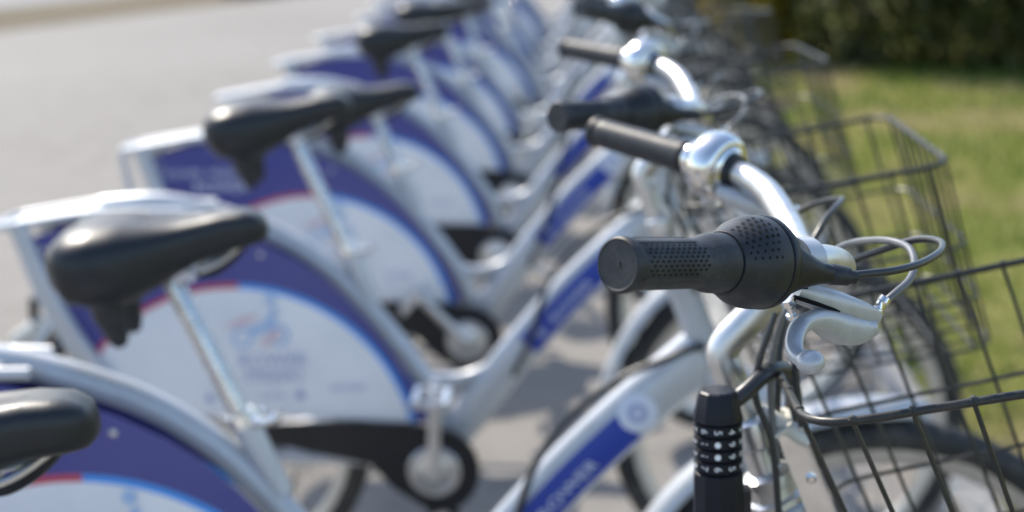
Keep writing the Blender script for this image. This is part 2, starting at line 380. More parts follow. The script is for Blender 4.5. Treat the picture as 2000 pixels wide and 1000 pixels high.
for side in (-1, 1):
    rows = [[dt_point(.42+.375*i/14, -.027+.045*j/8, .0009, side) for j in range(9)] for i in range(15)]
    part('decal', MB().grid(rows), 'blue', 'frame', pd, {0, 1, 2, 3, 4, 5} if side < 0 else {0})
    rows = [[dt_point(.825+r_*.026*cos(a)/DL, .002+r_*.026*sin(a), .0014, side) for a in [2*pi*k/24 for k in range(24)]] for r_ in (0.02, .34, .67, 1)]
    pb = part('badge', MB().grid(rows, True), 'dimwhite', 'frame', pd, {0, 1, 2, 3, 4, 5} if side < 0 else {0})
rows = [[dt_point(.825+r_*.013*cos(a)/DL, .002+r_*.013*sin(a), .0020, -1) for a in [2*pi*k/16 for k in range(16)]] for r_ in (0.4, 1)]
part('badge_print', MB().grid(rows, True), 'slate', 'frame', pd, {0, 1, 2, 3})
for ch, sc_ in (('ROWER', .026),):
    vs, fs = text_mesh(ch)
    part('lettering', MB().add([dt_point(.60+v[0]*sc_*1.15/DL, -.008+v[1]*sc_*.8, .0022, -1) for v in vs], fs), 'dimwhite', 'frame', pd, {0, 1, 2, 3}, smooth=False)
vs, fs = text_mesh('*')
part('lettering', MB().add([dt_point(.475+v[0]*.05/DL, -.008+(v[1]-.2)*.05*.8, .0022, -1) for v in vs], fs), 'dimwhite', 'frame', pd, {0, 1, 2, 3}, smooth=False)
# --- head tube, headset
hz = [.705, .71, .865, .87]
m = MB().lathe([(0, .0235), (.006, .0255), (.012, .0225), (.15, .0225), (.157, .0255), (.165, .0255), (.168, .0215)], (axis_x(.70), 0, .70), SAX, 28)
ph = part('head_tube', m, 'paint')
m = MB().lathe([(.168, .0235), (.173, .0235), (.175, .0195), (.186, .0195), (.187, .022), (.194, .022), (.197, .015)], (axis_x(.70), 0, .70), SAX, 8)
part('headset_nut', m, 'alu', 'frame', ph)
# --- rear arch tube, brace, stays
ARCH = spline([(-.60, 0, .772), (-.50, 0, .776), (-.42, 0, .762), (-.345, 0, .738), (-.28, 0, .711), (-.222, 0, .675), (-.166, 0, .626), (-.10, 0, .545), (-.045, 0, .468), (-.008, 0, .405), (.006, 0, .345), (.004, 0, .285)], 5)
part('rear_arch_tube', MB().tube(ARCH, .0195, 20, ref=(0, 1, 0)), 'paint')
part('cross_brace', MB().tube(spline([(-.015, 0, .43), (.03, 0, .425), (.08, 0, .436), (.13, 0, .466), (.165, 0, .50)], 5), .0135, 16), 'paint')
part('bottom_bracket', MB().lathe([(-.037, .021), (-.036, .0235), (.036, .0235), (.037, .021)], (0, 0, BBH), (0, 1, 0), 24), 'paint')
for s in (-1, 1):
    part('chain_stay', MB().tube(spline([(-.01, s*.03, BBH+.004), (-.10, s*.045, BBH+.01), (-.28, s*.062, .30), (-.465, s*.066, .328)], 5), .0105, 12), 'paint')
    part('rear_stay', MB().tube(spline([(-.735, s*.060, .750), (-.712, s*.062, .68), (-.68, s*.064, .60), (-.635, s*.066, .515), (-.57, s*.068, .42), (-.462, s*.068, .335)], 5), .0115, 12, ref=(0, 1, 0)), 'paint')
# --- rack
pr = part('rack', MB().tube(fillet([(-.40, -.045, .764), (-.60, -.056, .772), (-.79, -.056, .745), (-.79, .056, .745), (-.60, .056, .772), (-.40, .045, .764)], .035, 6), .0085, 12), 'paint')
m = MB()
for i in range(5):
    x = -.76+i*.065; m.box((x, 0, .752+.1*(x+.76)*(1 if x < -.6 else .5)+(0 if x < -.6 else .010)), (.03, .108, .004))
part('rack_slats', MB().plate([(-.772, .7495), (-.60, .776), (-.44, .772), (-.44, .768), (-.60, .772), (-.772, .7455)], -.05, .05), 'paint', 'frame', pr)
part('rack_loop', MB().tube(fillet([(-.785, -.058, .742), (-.768, -.062, .62), (-.69, -.066, .50)], .05, 6), .0085, 10), 'paint', 'frame', pr, {3})
# --- skirt guards with print
OUT = [(-.722, .728), (-.60, .758), (-.50, .764), (-.43, .754), (-.355, .731), (-.292, .706), (-.236, .676), (-.189, .642), (-.148, .602), (-.108, .553), (-.067, .493), (-.031, .431), (-.012, .380), (-.010, .362)]
GP = OUT+[(-.30, .378), (-.545, .386), (-.60, .455), (-.645, .53), (-.688, .625)]
for s in (-1, 1):
    y0 = -.058 if s < 0 else .055
    pg = part('skirt_guard', MB().plate(GP, y0, y0+.003), 'panel', smooth=False)
    if s < 0:
        def printed(body, cx, cz, size, mk, who, name='lettering', asp=1.0):
            vs, fs = text_mesh(body)
            part(name, MB().add([(cx+v[0]*size*asp, y0-.0012, cz+v[1]*size) for v in vs], fs), mk, 'frame', pg, who, smooth=False)
        W = {0, 1, 2, 3, 4}
        printed('ROWER', -.292, .487, .036, 'slate', W); printed('MIEJSKI', -.292, .457, .034, 'slate', W)
        printed('ROWER  MIEJSKI', -.60, .688, .024, 'pale', W); printed('ROWER', -.56, .655, .036, 'dimwhite', W)
        printed('ROWER', -.155, .432, .018, 'slate', W); printed('ROWER', -.295, .418, .013, 'slate', W)
        part('emblem', MB().add([(-.245+.009*cos(a), y0-.0012, .42+.009*sin(a)) for a in [2*pi*k/16 for k in range(16)]], [tuple(range(16))]), 'slate', 'frame', pg, W, smooth=False)
        part('emblem', MB().add([(-.415+.008*cos(a), y0-.0012, .415+.008*sin(a)) for a in [2*pi*k/16 for k in range(16)]], [tuple(range(16))]), 'slate', 'frame', pg, W, smooth=False)
        # cyclist drawing: two wheels, a body and a flag stroke
        def ring(cx, cz, r0, r1):
            mm = MB(); n = 20; mm.v = [(cx+r*cos(2*pi*k/n), y0-.0012, cz+r*sin(2*pi*k/n)) for r in (r0, r1) for k in range(n)]
            mm.f = [(k, (k+1) % n, n+(k+1) % n, n+k) for k in range(n)]; return mm
        part('emblem', ring(-.345, .532, .013, .020), 'sky_print', 'frame', pg, W, smooth=False)
        part('emblem', ring(-.278, .536, .013, .021), 'sky_print', 'frame', pg, W, smooth=False)
        part('emblem', MB().add([(x, y0-.0016, z) for x, z in [(-.335, .548), (-.30, .562), (-.285, .59), (-.275, .588), (-.285, .553), (-.32, .535)]], [(0, 1, 2, 3, 4, 5)]), 'sky_print', 'frame', pg, W, smooth=False)
        part('emblem', MB().add([(x, y0-.0016, z) for x, z in [(-.38, .553), (-.335, .575), (-.31, .572), (-.345, .552)]], [(0, 1, 2, 3)]), 'rose', 'frame', pg, W, smooth=False)
        part('emblem', MB().add([(x, y0-.0020, z) for x, z in [(-.315, .520), (-.285, .548), (-.27, .540), (-.30, .512)]], [(0, 1, 2, 3)]), 'rose', 'frame', pg, W, smooth=False)
        part('emblem', MB().add([(-.288+.010*cos(a), y0-.0016, .603+.010*sin(a)) for a in [2*pi*k/14 for k in range(14)]], [tuple(range(14))]), 'sky_print', 'frame', pg, W, smooth=False)
for q in ((-.70, .705), (-.60, .46), (-.05, .395), (-.30, .688)):
    part('guard_screw', MB().lathe([(0, .0052), (.0015, .005), (.0026, .003)], (q[0], -.058, q[1]), (0, -1, 0), 12), 'post', 'frame', None, {0, 1, 2, 3})
for s in (-1, 1):
    y0 = -.0615 if s < 0 else .0575
    part('guard_edge', MB().plate([(-.758, .745), (-.722, .735), (-.688, .628), (-.642, .528), (-.598, .455), (-.545, .388), (-.560, .378), (-.628, .445), (-.680, .52), (-.722, .615)], y0, y0+.004), 'paint', ang=20)
# --- seat: lug, clamp, post, saddle
SD = Vector((-.375, 0, .927)).normalized(); SB = Vector((-.147, 0, .672))
m = MB().lathe([(-.10, .0165), (-.01, .018), (.0, .0185), (.02, .0185), (.021, .0165)], SB, SD, 20)
pl = part('seat_lug', m, 'paint')
m = MB().lathe([(.004, .0185), (.004, .0215), (.02, .0215), (.02, .0185)], SB, SD, 20, True)
for s in (-1, 1): m.lathe([(0, .0065), (.012, .0075), (.018, .006), (.02, .002)], SB+SD*.012+Vector((.020, s*.006, 0)), (0, s, 0), 12)
m.tube(spline([SB+SD*.012+Vector((.02, -.02, 0)), SB+SD*.012+Vector((.04, -.03, .004)), SB+SD*.012+Vector((.054, -.03, .014))], 4), [.005, .0055, .006, .006, .0065, .0065, .007, .0075, .007], 10)
part('seat_clamp', m, 'chrome', 'frame', pl)
pp = part('seat_post', MB().lathe([(-.04, .0133), (.225, .0133), (.228, .012)], SB, SD, 20), 'post', 'post')
# saddle: lofted sections, x from rear to tip, z measured from SZ (top)
SX0, SX1 = -.384, -.121
sec = [(0.0, .045, -.008, .030), (.03, .078, .006, .064), (.10, .098, .018, .094), (.22, .104, .022, .106), (.34, .095, .020, .104), (.46, .074, .013, .086), (.56, .055, .009, .070), (.68, .043, .009, .057), (.82, .036, .011, .050), (.92, .031, .009, .046), (.98, .022, .002, .036), (1.0, .010, -.010, .016)]
def interp(t):
    for a, b in zip(sec, sec[1:]):
        if t <= b[0]:
            u = (t-a[0])/(b[0]-a[0]); u = u*u*(3-2*u); return [a[k]*(1-u)+b[k]*u for k in range(1, 4)]
    return list(sec[-1][1:])
rows = []; SZ = .918
ts = [0, .008, .02, .035, .06, .10, .15, .2, .26, .32, .38, .44, .5, .56, .62, .68, .75, .82, .88, .92, .95, .975, .99, 1]
for t in ts:
    hw, top, dep = interp(t); x = SX0+(SX1-SX0)*t; row = []
    for j in range(28):
        a = 2*pi*j/28; cy, cz = cos(a), sin(a)
        y = hw*(abs(cy)**.75)*(1 if cy > 0 else -1)
        z = SZ+top-dep*.42+(dep*.42*(abs(cz)**.7) if cz > 0 else -dep*.58*(abs(cz)**.55))
        if cz > 0: z -= .007*math.exp(-(y/.012)**2)*(1 if .1 < t < .8 else .3)
        row.append(Vector((x, y, z)))
    rows.append(row)
m = MB().grid(rows, True); m.f.append(tuple(range(28))[::-1]); o = (len(ts)-1)*28; m.f.append(tuple(range(o, o+28)))
ps = part('saddle', m, 'vinyl', 'seat', None, None, 60)
m = MB()
for s in (-1, 1): m.tube(fillet([(-.345, s*.045, .885), (-.31, s*.024, .862), (-.19, s*.022, .862), (-.150, s*.008, .888)], .03, 5), .0038, 8)
part('saddle_rail', m, 'steel', 'seat', ps)
m = MB().box((-.232, 0, .868), (.045, .05, .018)); m.lathe([(-.03, .010), (-.026, .012), (.026, .012), (.03, .010)], (-.232, 0, .862), (0, 1, 0), 14); m.lathe([(-.042, .006), (.042, .006)], (-.215, 0, .858), (0, 1, 0), 6)
part('saddle_clamp', m, 'cast', 'seat', ps)
for s in (-1, 1):
    m = MB().lathe([(0, .022), (.020, .0235), (.034, .020), (.046, .021), (.062, .0165), (.076, .014), (.088, .009), (.091, .003)], (-.330, s*.040, .870), (-.05*0+.12, -s*.10, -1), 16)
    part('saddle_bumper', m, 'rubber', 'seat', ps)
m = MB().tube(spline([(-.150, 0, .888), (-.172, -.004, .868), (-.196, -.006, .856), (-.214, -.006, .856)], 4), .0075, 8); part('saddle_strap', m, 'plastic', 'seat', ps)
# --- drivetrain
m = MB()
cg = [(-.315, .368), (-.18, .373), (-.05, .368), (.0, .358)]+[(.084*sin(a), BBH+.084*cos(a)) for a in [radians(8*k) for k in range(1, 24)]]+[(-.078, .240), (-.12, .288), (-.25, .318), (-.315, .335)]
hole = 0
m.plate(cg, -.078, -.070); pc = part('chain_guard', m, 'plastic', ang=25)
m = MB().lathe([(0, .046), (.004, .049), (.006, .047), (.006, .038), (.003, .036), (.007, .020), (.016, .017), (.02, .012)], (0, -.078, BBH), (0, -1, 0), 32)
part('chainring', m, 'cast', 'crank')
for s in (-1, 1):
    y = s*.092; e = .170*(1 if s < 0 else -1)
    m = MB().tube([(0, y, BBH), (0, y*1.02, BBH+e*.3), (0, y*1.05, BBH+e*.8), (0, y*1.06, BBH+e)], [.0165, .0125, .0105, .0130], 14, ref=(1, 0, 0), flat=.62)
    m.lathe([(-.008, .014), (.008, .014)], (0, y, BBH), (0, 1, 0), 16); m.lathe([(-.009, .0125), (.009, .0125)], (0, y*1.06, BBH+e), (0, 1, 0), 14)
    pk = part('crank_arm', m, 'cast', 'crank')
    yy = s*.107; zc = BBH+e
    m = MB().lathe([(0, .007), (.09, .006)], (0, yy, zc), (0, s, 0), 10)
    for k in (-1, 1): m.box((k*.026, yy+s*.052, zc), (.012, .082, .017))
    m.box((0, yy+s*.012, zc), (.062, .006, .014)); m.box((0, yy+s*.09, zc), (.058, .006, .012))
    part('pedal', m, 'cast' if s < 0 else 'plastic', 'crank', pk)
# --- wheels
def wheel(name, cx, grp):
    pw = part(name, None, None, grp)
    R0, rt_ = RW-.0215, .0215
    m = MB(); n = 64; k = 14; rows = []
    for i in range(n):
        a = 2*pi*i/n; rows.append([Vector((cx+(R0+rt_*cos(2*pi*j/k))*cos(a), rt_*.95*sin(2*pi*j/k), RW+(R0+rt_*cos(2*pi*j/k))*sin(a))) for j in range(k)])
    rows.append(rows[0]); m.grid(rows, True); part('tyre', m, 'tyre', grp, pw)
    prof = [(-.0125, .298), (-.0125, .283), (-.008, .272), (.008, .272), (.0125, .283), (.0125, .298), (.009, .290), (-.009, .290)]
    part('rim', MB().lathe(prof, (cx, 0, RW), (0, 1, 0), 64, True), 'alu', grp, pw)
    m = MB()
    for i in range(32):
        a = 2*pi*i/32; b = a+(.35 if (i//2) % 2 else -.35); s = 1 if i % 2 else -1
        m.tube([(cx+.024*cos(b), s*.03, RW+.024*sin(b)), (cx+.274*cos(a), s*.002, RW+.274*sin(a))], .0011, 4, caps=False)
    part('spokes', m, 'steel', grp, pw)
    part('hub', MB().lathe([(-.058, .005), (-.05, .007), (-.038, .012), (-.037, .028), (-.031, .028), (-.028, .018), (.028, .018), (.031, .028), (.037, .028), (.038, .012), (.05, .007), (.058, .005)], (cx, 0, RW), (0, 1, 0), 24), 'alu', grp, pw)
    # reflective ring segments are spoke reflectors
    return pw
wheel('front_wheel', HX, 'steer'); wheel('rear_wheel', -.455, 'frame')
def fender(name, cx, R, a0, a1, hw, grp):
    rows = []; n = 30
    for i in range(n+1):
        a = a0+(a1-a0)*i/n; tp = min(1, (min(i, n-i)+.6)/3.0); row = []
        for j in range(11):
            b = (j/10-.5)*2; rr = R-.013*b*b*b*b-.004*b*b; row.append(Vector((cx+rr*cos(a), hw*b*tp, RW+rr*sin(a))))
        row2 = [Vector((q.x-(.0025*cos(a)), q.y*.97, q.z-.0025*sin(a))) for q in reversed(row)]
        rows.append(row+row2)
    m = MB().grid(rows, True); k = len(rows[0]); m.f.append(tuple(range(k))); o = n*k; m.f.append(tuple(range(o, o+k))[::-1])
    return part(name, m, 'paint', grp, None, None, 50)
pf = fender('front_fender', HX, .358, radians(80), radians(172), .029, 'steer')
part('fender_stay', MB().tube(fillet([(HX, -.05, RW), (HX-.20, -.045, RW+.10), (HX-.335, -.026, RW+.125)], .05, 4), .0022, 6), 'steel', 'steer', pf)
pf = fender('rear_fender', -.455, .356, radians(55), radians(175), .029, 'frame')
# --- fork
m = MB().lathe([(-.03, .016), (-.025, .0225), (0, .0235), (.004, .02)], (axis_x(.70), 0, .70), SAX, 20)
for s in (-1, 1):
    m.tube(spline([(axis_x(.688), s*.012, .688), (axis_x(.67)+.004, s*.044, .672), (axis_x(.60), s*.056, .60), (axis_x(.45)-.004, s*.057, .45), (HX-.012, s*.056, .37), (HX, s*.056, RW)], 4), [.012]*9+[.0125]*4+[.0115]*4+[.010]*4, 14)
part('fork', m, 'paint', 'steer')
# --- tail lamp, kickstand
pt = part('tail_lamp', MB().tube([(-.80, 0, .50), (-.79, 0, .515), (-.745, 0, .545), (-.715, 0, .565)], [.010, .018, .018, .012], 12, ref=(0, 1, 0)), 'white', ang=20)
part('lamp_bracket', MB().tube([(-.755, 0, .548), (-.752, 0, .60)], .010, 8), 'plastic', 'frame', pt)
m = MB().tube(fillet([(-.26, .035, .288), (-.285, .075, .262), (-.36, .215, .018)], .02, 5), .0085, 10); m.box((-.362, .219, .016), (.06, .03, .012))
part('kickstand', m, 'cast')
part('kickstand_mount', MB().box((-.262, 0, .285), (.05, .10, .03)), 'cast', ang=20)

# --- steering group: stem, bar, grips, shifter, levers, bell, cables, basket
SC0 = Vector((axis_x(.984), 0, .984)); CL = Vector((.425, 0, 1.050))
m = MB().tube(fillet([(axis_x(.862), 0, .862), SC0-SAX*.004, SC0+(CL-SC0).normalized()*.012, CL], .006, 4), .0130, 20, ref=(0, 1, 0))
m.lathe([(-.026, .0165), (-.024, .018), (.024, .018), (.026, .0165)], CL, (0, 1, 0), 20)
part('stem', m, 'alu', 'steer')
G0 = {s: Vector((.272, s*.328, 1.120)) for s in (-1, 1)}
GD = {s: Vector((.695, -s*.703, -.1494)).normalized() for s in (-1, 1)}
def gp(s, t): return G0[s]+GD[s]*t
half = lambda s: [gp(s, .008), gp(s, .212 if s < 0 else .205), Vector((.430, s*.10, 1.060)), CL]
hp = fillet(half(-1), .042, 10); hp2 = fillet(half(1), .048, 10)
part('handlebar', MB().tube(hp[:-1]+[CL]+hp2[::-1][1:], .0111, 24), 'alu', 'bar')
# grips
def frame_of(s):
    a = GD[s]; u = (Vector((0, 0, 1))-a*a.z).normalized(); return a, u, a.cross(u)
def surf(s, t, ang, r):
    a, u, v = frame_of(s); return gp(s, t)+(u*cos(ang)+v*sin(ang))*r
GRP = {}
for s in (-1, 1):
    rr = 1.0 if s < 0 else .98
    prof = [(0, .0001), (0, .0020), (.0006, .0021), (.0006, .0132), (.0, .0142), (.0006, .0150), (.0018, .0156), (.0062, .0156), (.0072, .0150), (.0074, .0139), (.0088, .0139), (.0096, .0143), (.02, .0144), (.062, .0144), (.0655, .0147), (.0695, .0158), (.0735, .0169), (.078, .0174), (.086, .0176), (.0875, .0175), (.0880, .0166)]
    if s > 0: prof = [q for q in prof if q[0] < .06]+[(.10, .0150), (.112, .0158), (.118, .0158)]
    GRP[s] = part('grip', MB().lathe([(t, r*rr) for t, r in prof]+[(prof[-1][0], .011)], gp(s, 0), GD[s], 56), 'rubber', 'bar', None, None, 30)
    # raised rubber ribs and rows of pits
    m = MB()
    for a in [radians(k) for k in (-8, 26, 118, 210, 300)] if s < 0 else [radians(k) for k in (30, 150, 270)]:
        m.tube([surf(s, .0085+.048*i/8, a, .0142) for i in range(9)], .0008, 6)
    if s < 0:
        part('grip_rib', m, 'rubber', 'bar', GRP[s])
    m = MB()
    for row in range(8):
        for k in range(12):
            t = .012+.0046*k+(.0023 if row % 2 else 0)
            ang = radians(38+row*9.8) if s < 0 else radians(-150+row*12)
            if t > .0615-(.008 if row in (0, 7) else 0): continue
            c = surf(s, t, ang, .0145); a, u, v = frame_of(s); nr = u*cos(ang)+v*sin(ang); tg = a.cross(nr)
            o = len(m.v); q = [c+nr*.00022+(a*cos(b)*1.15+tg*sin(b)*.8)*.00098 for b in [2*pi*j/8 for j in range(8)]]
            m.add(q, [tuple(range(8))])
    if s < 0: part('grip_pits', m, 'pit', 'bar', GRP[s], {0, 1})
part('end_hole', MB().lathe([(-.0004, .0017), (-.0003, .0001)], gp(-1, .0005), GD[-1], 12), 'hole', 'bar', GRP[-1], {0})
# twist shifter (right)
prof = [(.0882, .011), (.0882, .0184), (.0890, .0190), (.0920, .0197), (.0960, .0212), (.1010, .0238), (.1055, .0260), (.1100, .0272), (.1150, .0278), (.1215, .0279), (.1220, .0272), (.1232, .0272)]
psh = part('twist_shifter', MB().lathe(prof, gp(-1, 0), GD[-1], 56), 'rubber2', 'bar', None, None, 30)
m = MB(); a, u, v = frame_of(-1)
rg = random.Random(5)
for row in range(8):
    for k in range(6):
        t = .0925+.0042*k+(.0021 if row % 2 else 0); ang = radians(10+row*9.5)
        if t > .1160-.0011*abs(row-3): continue
        for q0, q1 in zip(prof, prof[1:]):
            if q0[0] <= t <= q1[0] and q1[0] > q0[0]: r = q0[1]+(q1[1]-q0[1])*(t-q0[0])/(q1[0]-q0[0]); sl_ = (q1[1]-q0[1])/(q1[0]-q0[0])
        nr0 = u*cos(ang)+v*sin(ang); tg = a.cross(nr0); tn = (a+nr0*sl_).normalized(); nr = tg.cross(tn); nr = nr if nr.dot(nr0) > 0 else -nr
        c = gp(-1, t)+nr0*r+nr*.00025
        m.add([c+(tn*cos(b)*.9+tg*sin(b)*1.15)*(.00115 if row < 5 else .0008) for b in [2*pi*j/8 for j in range(8)]], [tuple(range(8))])
part('shifter_pits', m, 'pit', 'bar', psh, {0, 1})
# housing: round drum that tapers forward into the cable outlet
m = MB().lathe([(.1232, .0270), (.1236, .0280), (.1248, .0284), (.1278, .0282), (.1284, .0274), (.1320, .0262), (.137, .0236), (.143, .0206), (.150, .0172), (.153, .015), (.153, .0112)], gp(-1, 0), GD[-1], 48)
pho = part('shifter_housing', m, 'plastic', 'bar', None, None, 30)
OS = [((.357, -.243, 1.101), .0265, .017), ((.365, -.243, 1.100), .0240, .016), ((.373, -.2425, 1.0985), .0190, .0145), ((.381, -.241, 1.097), .0135, .012), ((.389, -.239, 1.095), .0092, .0095), ((.395, -.237, 1.0935), .0070, .0075), ((.402, -.235, 1.092), .0058, .0060)]
O1 = Vector(OS[-1][0]); od = (O1-Vector(OS[-3][0])).normalized(); rows = []
sd = od.cross(Vector((0, 0, 1))).normalized(); uu = sd.cross(od)
SS = spline([q[0] for q in OS], 3)
for i, c in enumerate(SS):
    k = min(i//3, len(OS)-2); t = i/3-k; hh = OS[k][1]*(1-t)+OS[k+1][1]*t; ww = OS[k][2]*(1-t)+OS[k+1][2]*t
    rows.append([c+uu*(hh*(abs(cos(b))**.75)*(1 if cos(b) > 0 else -1))+sd*(ww*(abs(sin(b))**.75)*(1 if sin(b) > 0 else -1)) for b in [2*pi*j/24 for j in range(24)]])
m = MB().grid(rows, True); m.f.append(tuple(range((len(SS)-1)*24, len(SS)*24))); m.f.append(tuple(range(24)))
part('cable_outlet', m, 'plastic', 'bar', pho)
m = MB().lathe([(0, .0062), (.001, .0066), (.012, .0058), (.0125, .0045), (.017, .0042)], O1, od, 16); part('barrel_adjuster', m, 'rubber2', 'bar', pho)
# brake levers
def lever(s):
    f = lambda q: Vector((q[0], q[1]*(-s), q[2]))          # points given for the right side
    c = Vector((.388, -.2115, 1.0945))
    m = MB().lathe([(-.008, .0125), (-.008, .0152), (.008, .0152), (.008, .0125)], f(gp(-1, .166)), GD[s], 24, True)
    # bracket body: flat forged shape from clamp to the cable end
    def loft(secs, n=16, pw=.55):
        rows = []
        for (q, hw, hh) in secs:
            rows.append((Vector(q), hw, hh))
        out = []
        for i, (q, hw, hh) in enumerate(rows):
            d = (rows[min(i+1, len(rows)-1)][0]-rows[max(i-1, 0)][0]).normalized(); sd = d.cross(Vector((0, 0, 1))).normalized(); uu = sd.cross(d)
            out.append([f(q+sd*(hw*(abs(cos(b))**pw)*(1 if cos(b) > 0 else -1))+uu*(hh*(abs(sin(b))**pw)*(1 if sin(b) > 0 else -1))) for b in [2*pi*j/n for j in range(n)]])
        mm = MB().grid(out, True); mm.f.append(tuple(range(n))); o = (len(out)-1)*n; mm.f.append(tuple(range(o, o+n))); return mm
    b = loft([((.382, -.206, 1.078), .0140, .0060), ((.394, -.201, 1.0725), .0160, .0085), ((.409, -.195, 1.0655), .0150, .0085), ((.424, -.188, 1.0590), .0120, .0075), ((.436, -.183, 1.0535), .0085, .0062), ((.4415, -.180, 1.0510), .0052, .0042)])
    o = len(m.v); m.v += b.v; m.f += [tuple(i+o for i in q) for q in b.f]
    pb = part('brake_lever', m, 'lever', 'bar', None, None, 40)
    # slot line along the bracket and pivot pin
    sl2 = loft([((.383, -.2205, 1.0750), .0015, .0013), ((.398, -.2155, 1.0690), .0015, .0014), ((.412, -.2085, 1.0625), .0012, .0012), ((.424, -.1990, 1.0570), .001, .0010)], 8)
    b2 = loft([((.385, -.2185, 1.0815), .0014, .0010), ((.400, -.2125, 1.0755), .0014, .0011), ((.415, -.2050, 1.0690), .0012, .0010), ((.430, -.1930, 1.0620), .001, .0008)], 8)
    o = len(sl2.v); sl2.v += b2.v; sl2.f += [tuple(i+o for i in q) for q in b2.f]
    part('bracket_slot', sl2, 'hole', 'bar', pb)
    part('clamp_bolt', MB().lathe([(0, .0048), (.004, .0048), (.0045, .0030), (.010, .0028), (.0102, .0046), (.013, .0046)], f((.379, -.2195, 1.0735)), f((.35, .2, -1)), 8), 'chrome', 'bar', pb)
    part('pivot_pin', MB().lathe([(-.006, .0034), (.0075, .0034), (.0083, .002)], f((.431, -.191, 1.052)), f((0, 0, 1)), 12), 'chrome', 'bar', pb)
    part('adjuster', MB().lathe([(0, .0045), (.003, .0048), (.004, .0036), (.008, .0036), (.009, .0044), (.0125, .0040)], f((.4405, -.181, 1.0535)), f((.55, .25, .75)), 10), 'chrome', 'bar', pb)
    # blade: leaves the pivot, hooks back to the hand and ends in a ball
    P = [(.437, -.184, 1.0465), (.426, -.189, 1.0460), (.413, -.201, 1.0500), (.4005, -.217, 1.0585), (.3905, -.233, 1.0630), (.3825, -.248, 1.0640), (.3770, -.2615, 1.0595), (.3755, -.273, 1.0545), (.3785, -.2815, 1.0520), (.382, -.286, 1.0520)]
    wv = [.0090, .0118, .0120, .0092, .0070, .0060, .0055, .0052, .0050, .0050]; hv = [.0065, .0100, .0108, .0074, .0050, .0044, .0042, .0042, .0044, .0048]
    S = spline(P, 4); k = len(S)
    secs = []
    for i, q in enumerate(S):
        t = i/4; a0 = min(int(t), len(P)-2); u_ = t-a0
        secs.append((q, wv[a0]*(1-u_)+wv[a0+1]*u_, hv[a0]*(1-u_)+hv[a0+1]*u_))
    mm = loft(secs, 16, .8); e = f((.382, -.2865, 1.0520)); mm.ball(e, .0076, 18, (1.12, 1.1, .92))
    part('lever_blade', mm, 'lever', 'bar', pb)
    return pb
lever(-1); lever(1)
# bell round the left bar
prof = [(.126, .0112), (.126, .0165), (.131, .0175), (.134, .0165), (.135, .0140), (.139, .0140), (.140, .021), (.1410, .0265), (.1440, .0300), (.149, .0318), (.155, .0322), (.161, .0318), (.166, .0302), (.1695, .0275), (.171, .0240), (.1705, .0215), (.172, .0200), (.1735, .0170), (.172, .0155), (.170, .0150)]
pbell = part('bell', MB().lathe(prof, gp(1, 0), GD[1], 40), 'chrome', 'bar', None, None, 50)
part('bell_core', MB().lathe([(.168, .0160), (.177, .0158), (.180, .0145), (.181, .0112)], gp(1, 0), GD[1], 24), 'plastic', 'bar', pbell)
# cables
def cable(pts, r, mk, who=None, grp='bar'): return part('cable', MB().tube(spline(pts, 7), r, 10), mk, grp, None, who)
cable([O1+od*.010, (.428, -.225, 1.0895), (.446, -.215, 1.0890), (.466, -.195, 1.0890), (.485, -.165, 1.0900), (.492, -.135, 1.0905), (.483, -.110, 1.0875), (.464, -.085, 1.0755), (.444, -.060, 1.0600), (.424, -.038, 1.030), (.413, -.032, .99), (.418, -.032, .93)], .0026, 'cable')
cable([(.4455, -.178, 1.059), (.455, -.173, 1.0650), (.467, -.160, 1.0710), (.4745, -.140, 1.0785), (.474, -.115, 1.0845), (.460, -.085, 1.0830), (.440, -.055, 1.0720), (.420, -.035, 1.045), (.402, -.030, 1.01), (.395, -.028, .96), (.40, -.03, .90)], .0026, 'cable2')
cable([(.4455, .178, 1.059), (.462, .165, 1.069), (.474, .13, 1.078), (.468, .09, 1.082), (.446, .05, 1.07), (.42, .02, 1.03), (.405, -.006, .98), (.402, -.012, .90)], .0026, 'cable')
cable([(.398, -.034, 1.02), (.386, -.036, .985), (.383, -.034, .955), (.396, -.032, .915), (.402, -.034, .84)], .0027, 'cable')
# hose along the down tube
part('cable_hose', MB().tube(spline([(.433, -.026, .768), (.41, -.030, .764), (.383, -.032, .753), (.341, -.032, .737), (.296, -.032, .709), (.257, -.032, .675), (.230, -.032, .638), (.211, -.032, .600), (.196, -.031, .555), (.178, -.030, .500), (.150, -.028, .44)], 6), .0050, 10), 'cable', 'frame', None)

# basket (rim, rings, wires), standing along the steering axis
BR, BF, BWR, BWF, BHR, BHF = .402, .690, .158, .177, .970, 1.019
down = Vector((TT, 0, -1)).normalized()
def rim_pt(x, y): return Vector((x, y, BHR+(x-BR)/(BF-BR)*(BHF-BHR)))
cr_ = [(BR, -BWR), (BF, -BWF), (BF, BWF), (BR, BWR)]
def ringpath(dep, shrink):
    P = [rim_pt(x, y) for x, y in cr_]; c = sum(P, Vector())/4
    P = [c+(q-c)*shrink+down*dep for q in P]; return fillet(P, .042, 6, True)
HB = .225
pbk = part('basket', MB().tube(ringpath(0, 1), .0031, 10, closed=True), 'wire', 'steer')
allw = MB(); wires = []
def wire(path, r=.00175, n=6):
    wires.append(MB().tube(path, r, n)); allw.tube(path, r, n)
for dep, sh in ((.100, .955), (.165, .93), (HB, .90)):
    q = ringpath(dep, sh); q.append(q[0]); wires.append(MB().tube(q[:-1], .0021, 7, closed=True)); allw.tube(q[:-1], .0021, 7, closed=True)
cen = sum([rim_pt(x, y) for x, y in cr_], Vector())/4
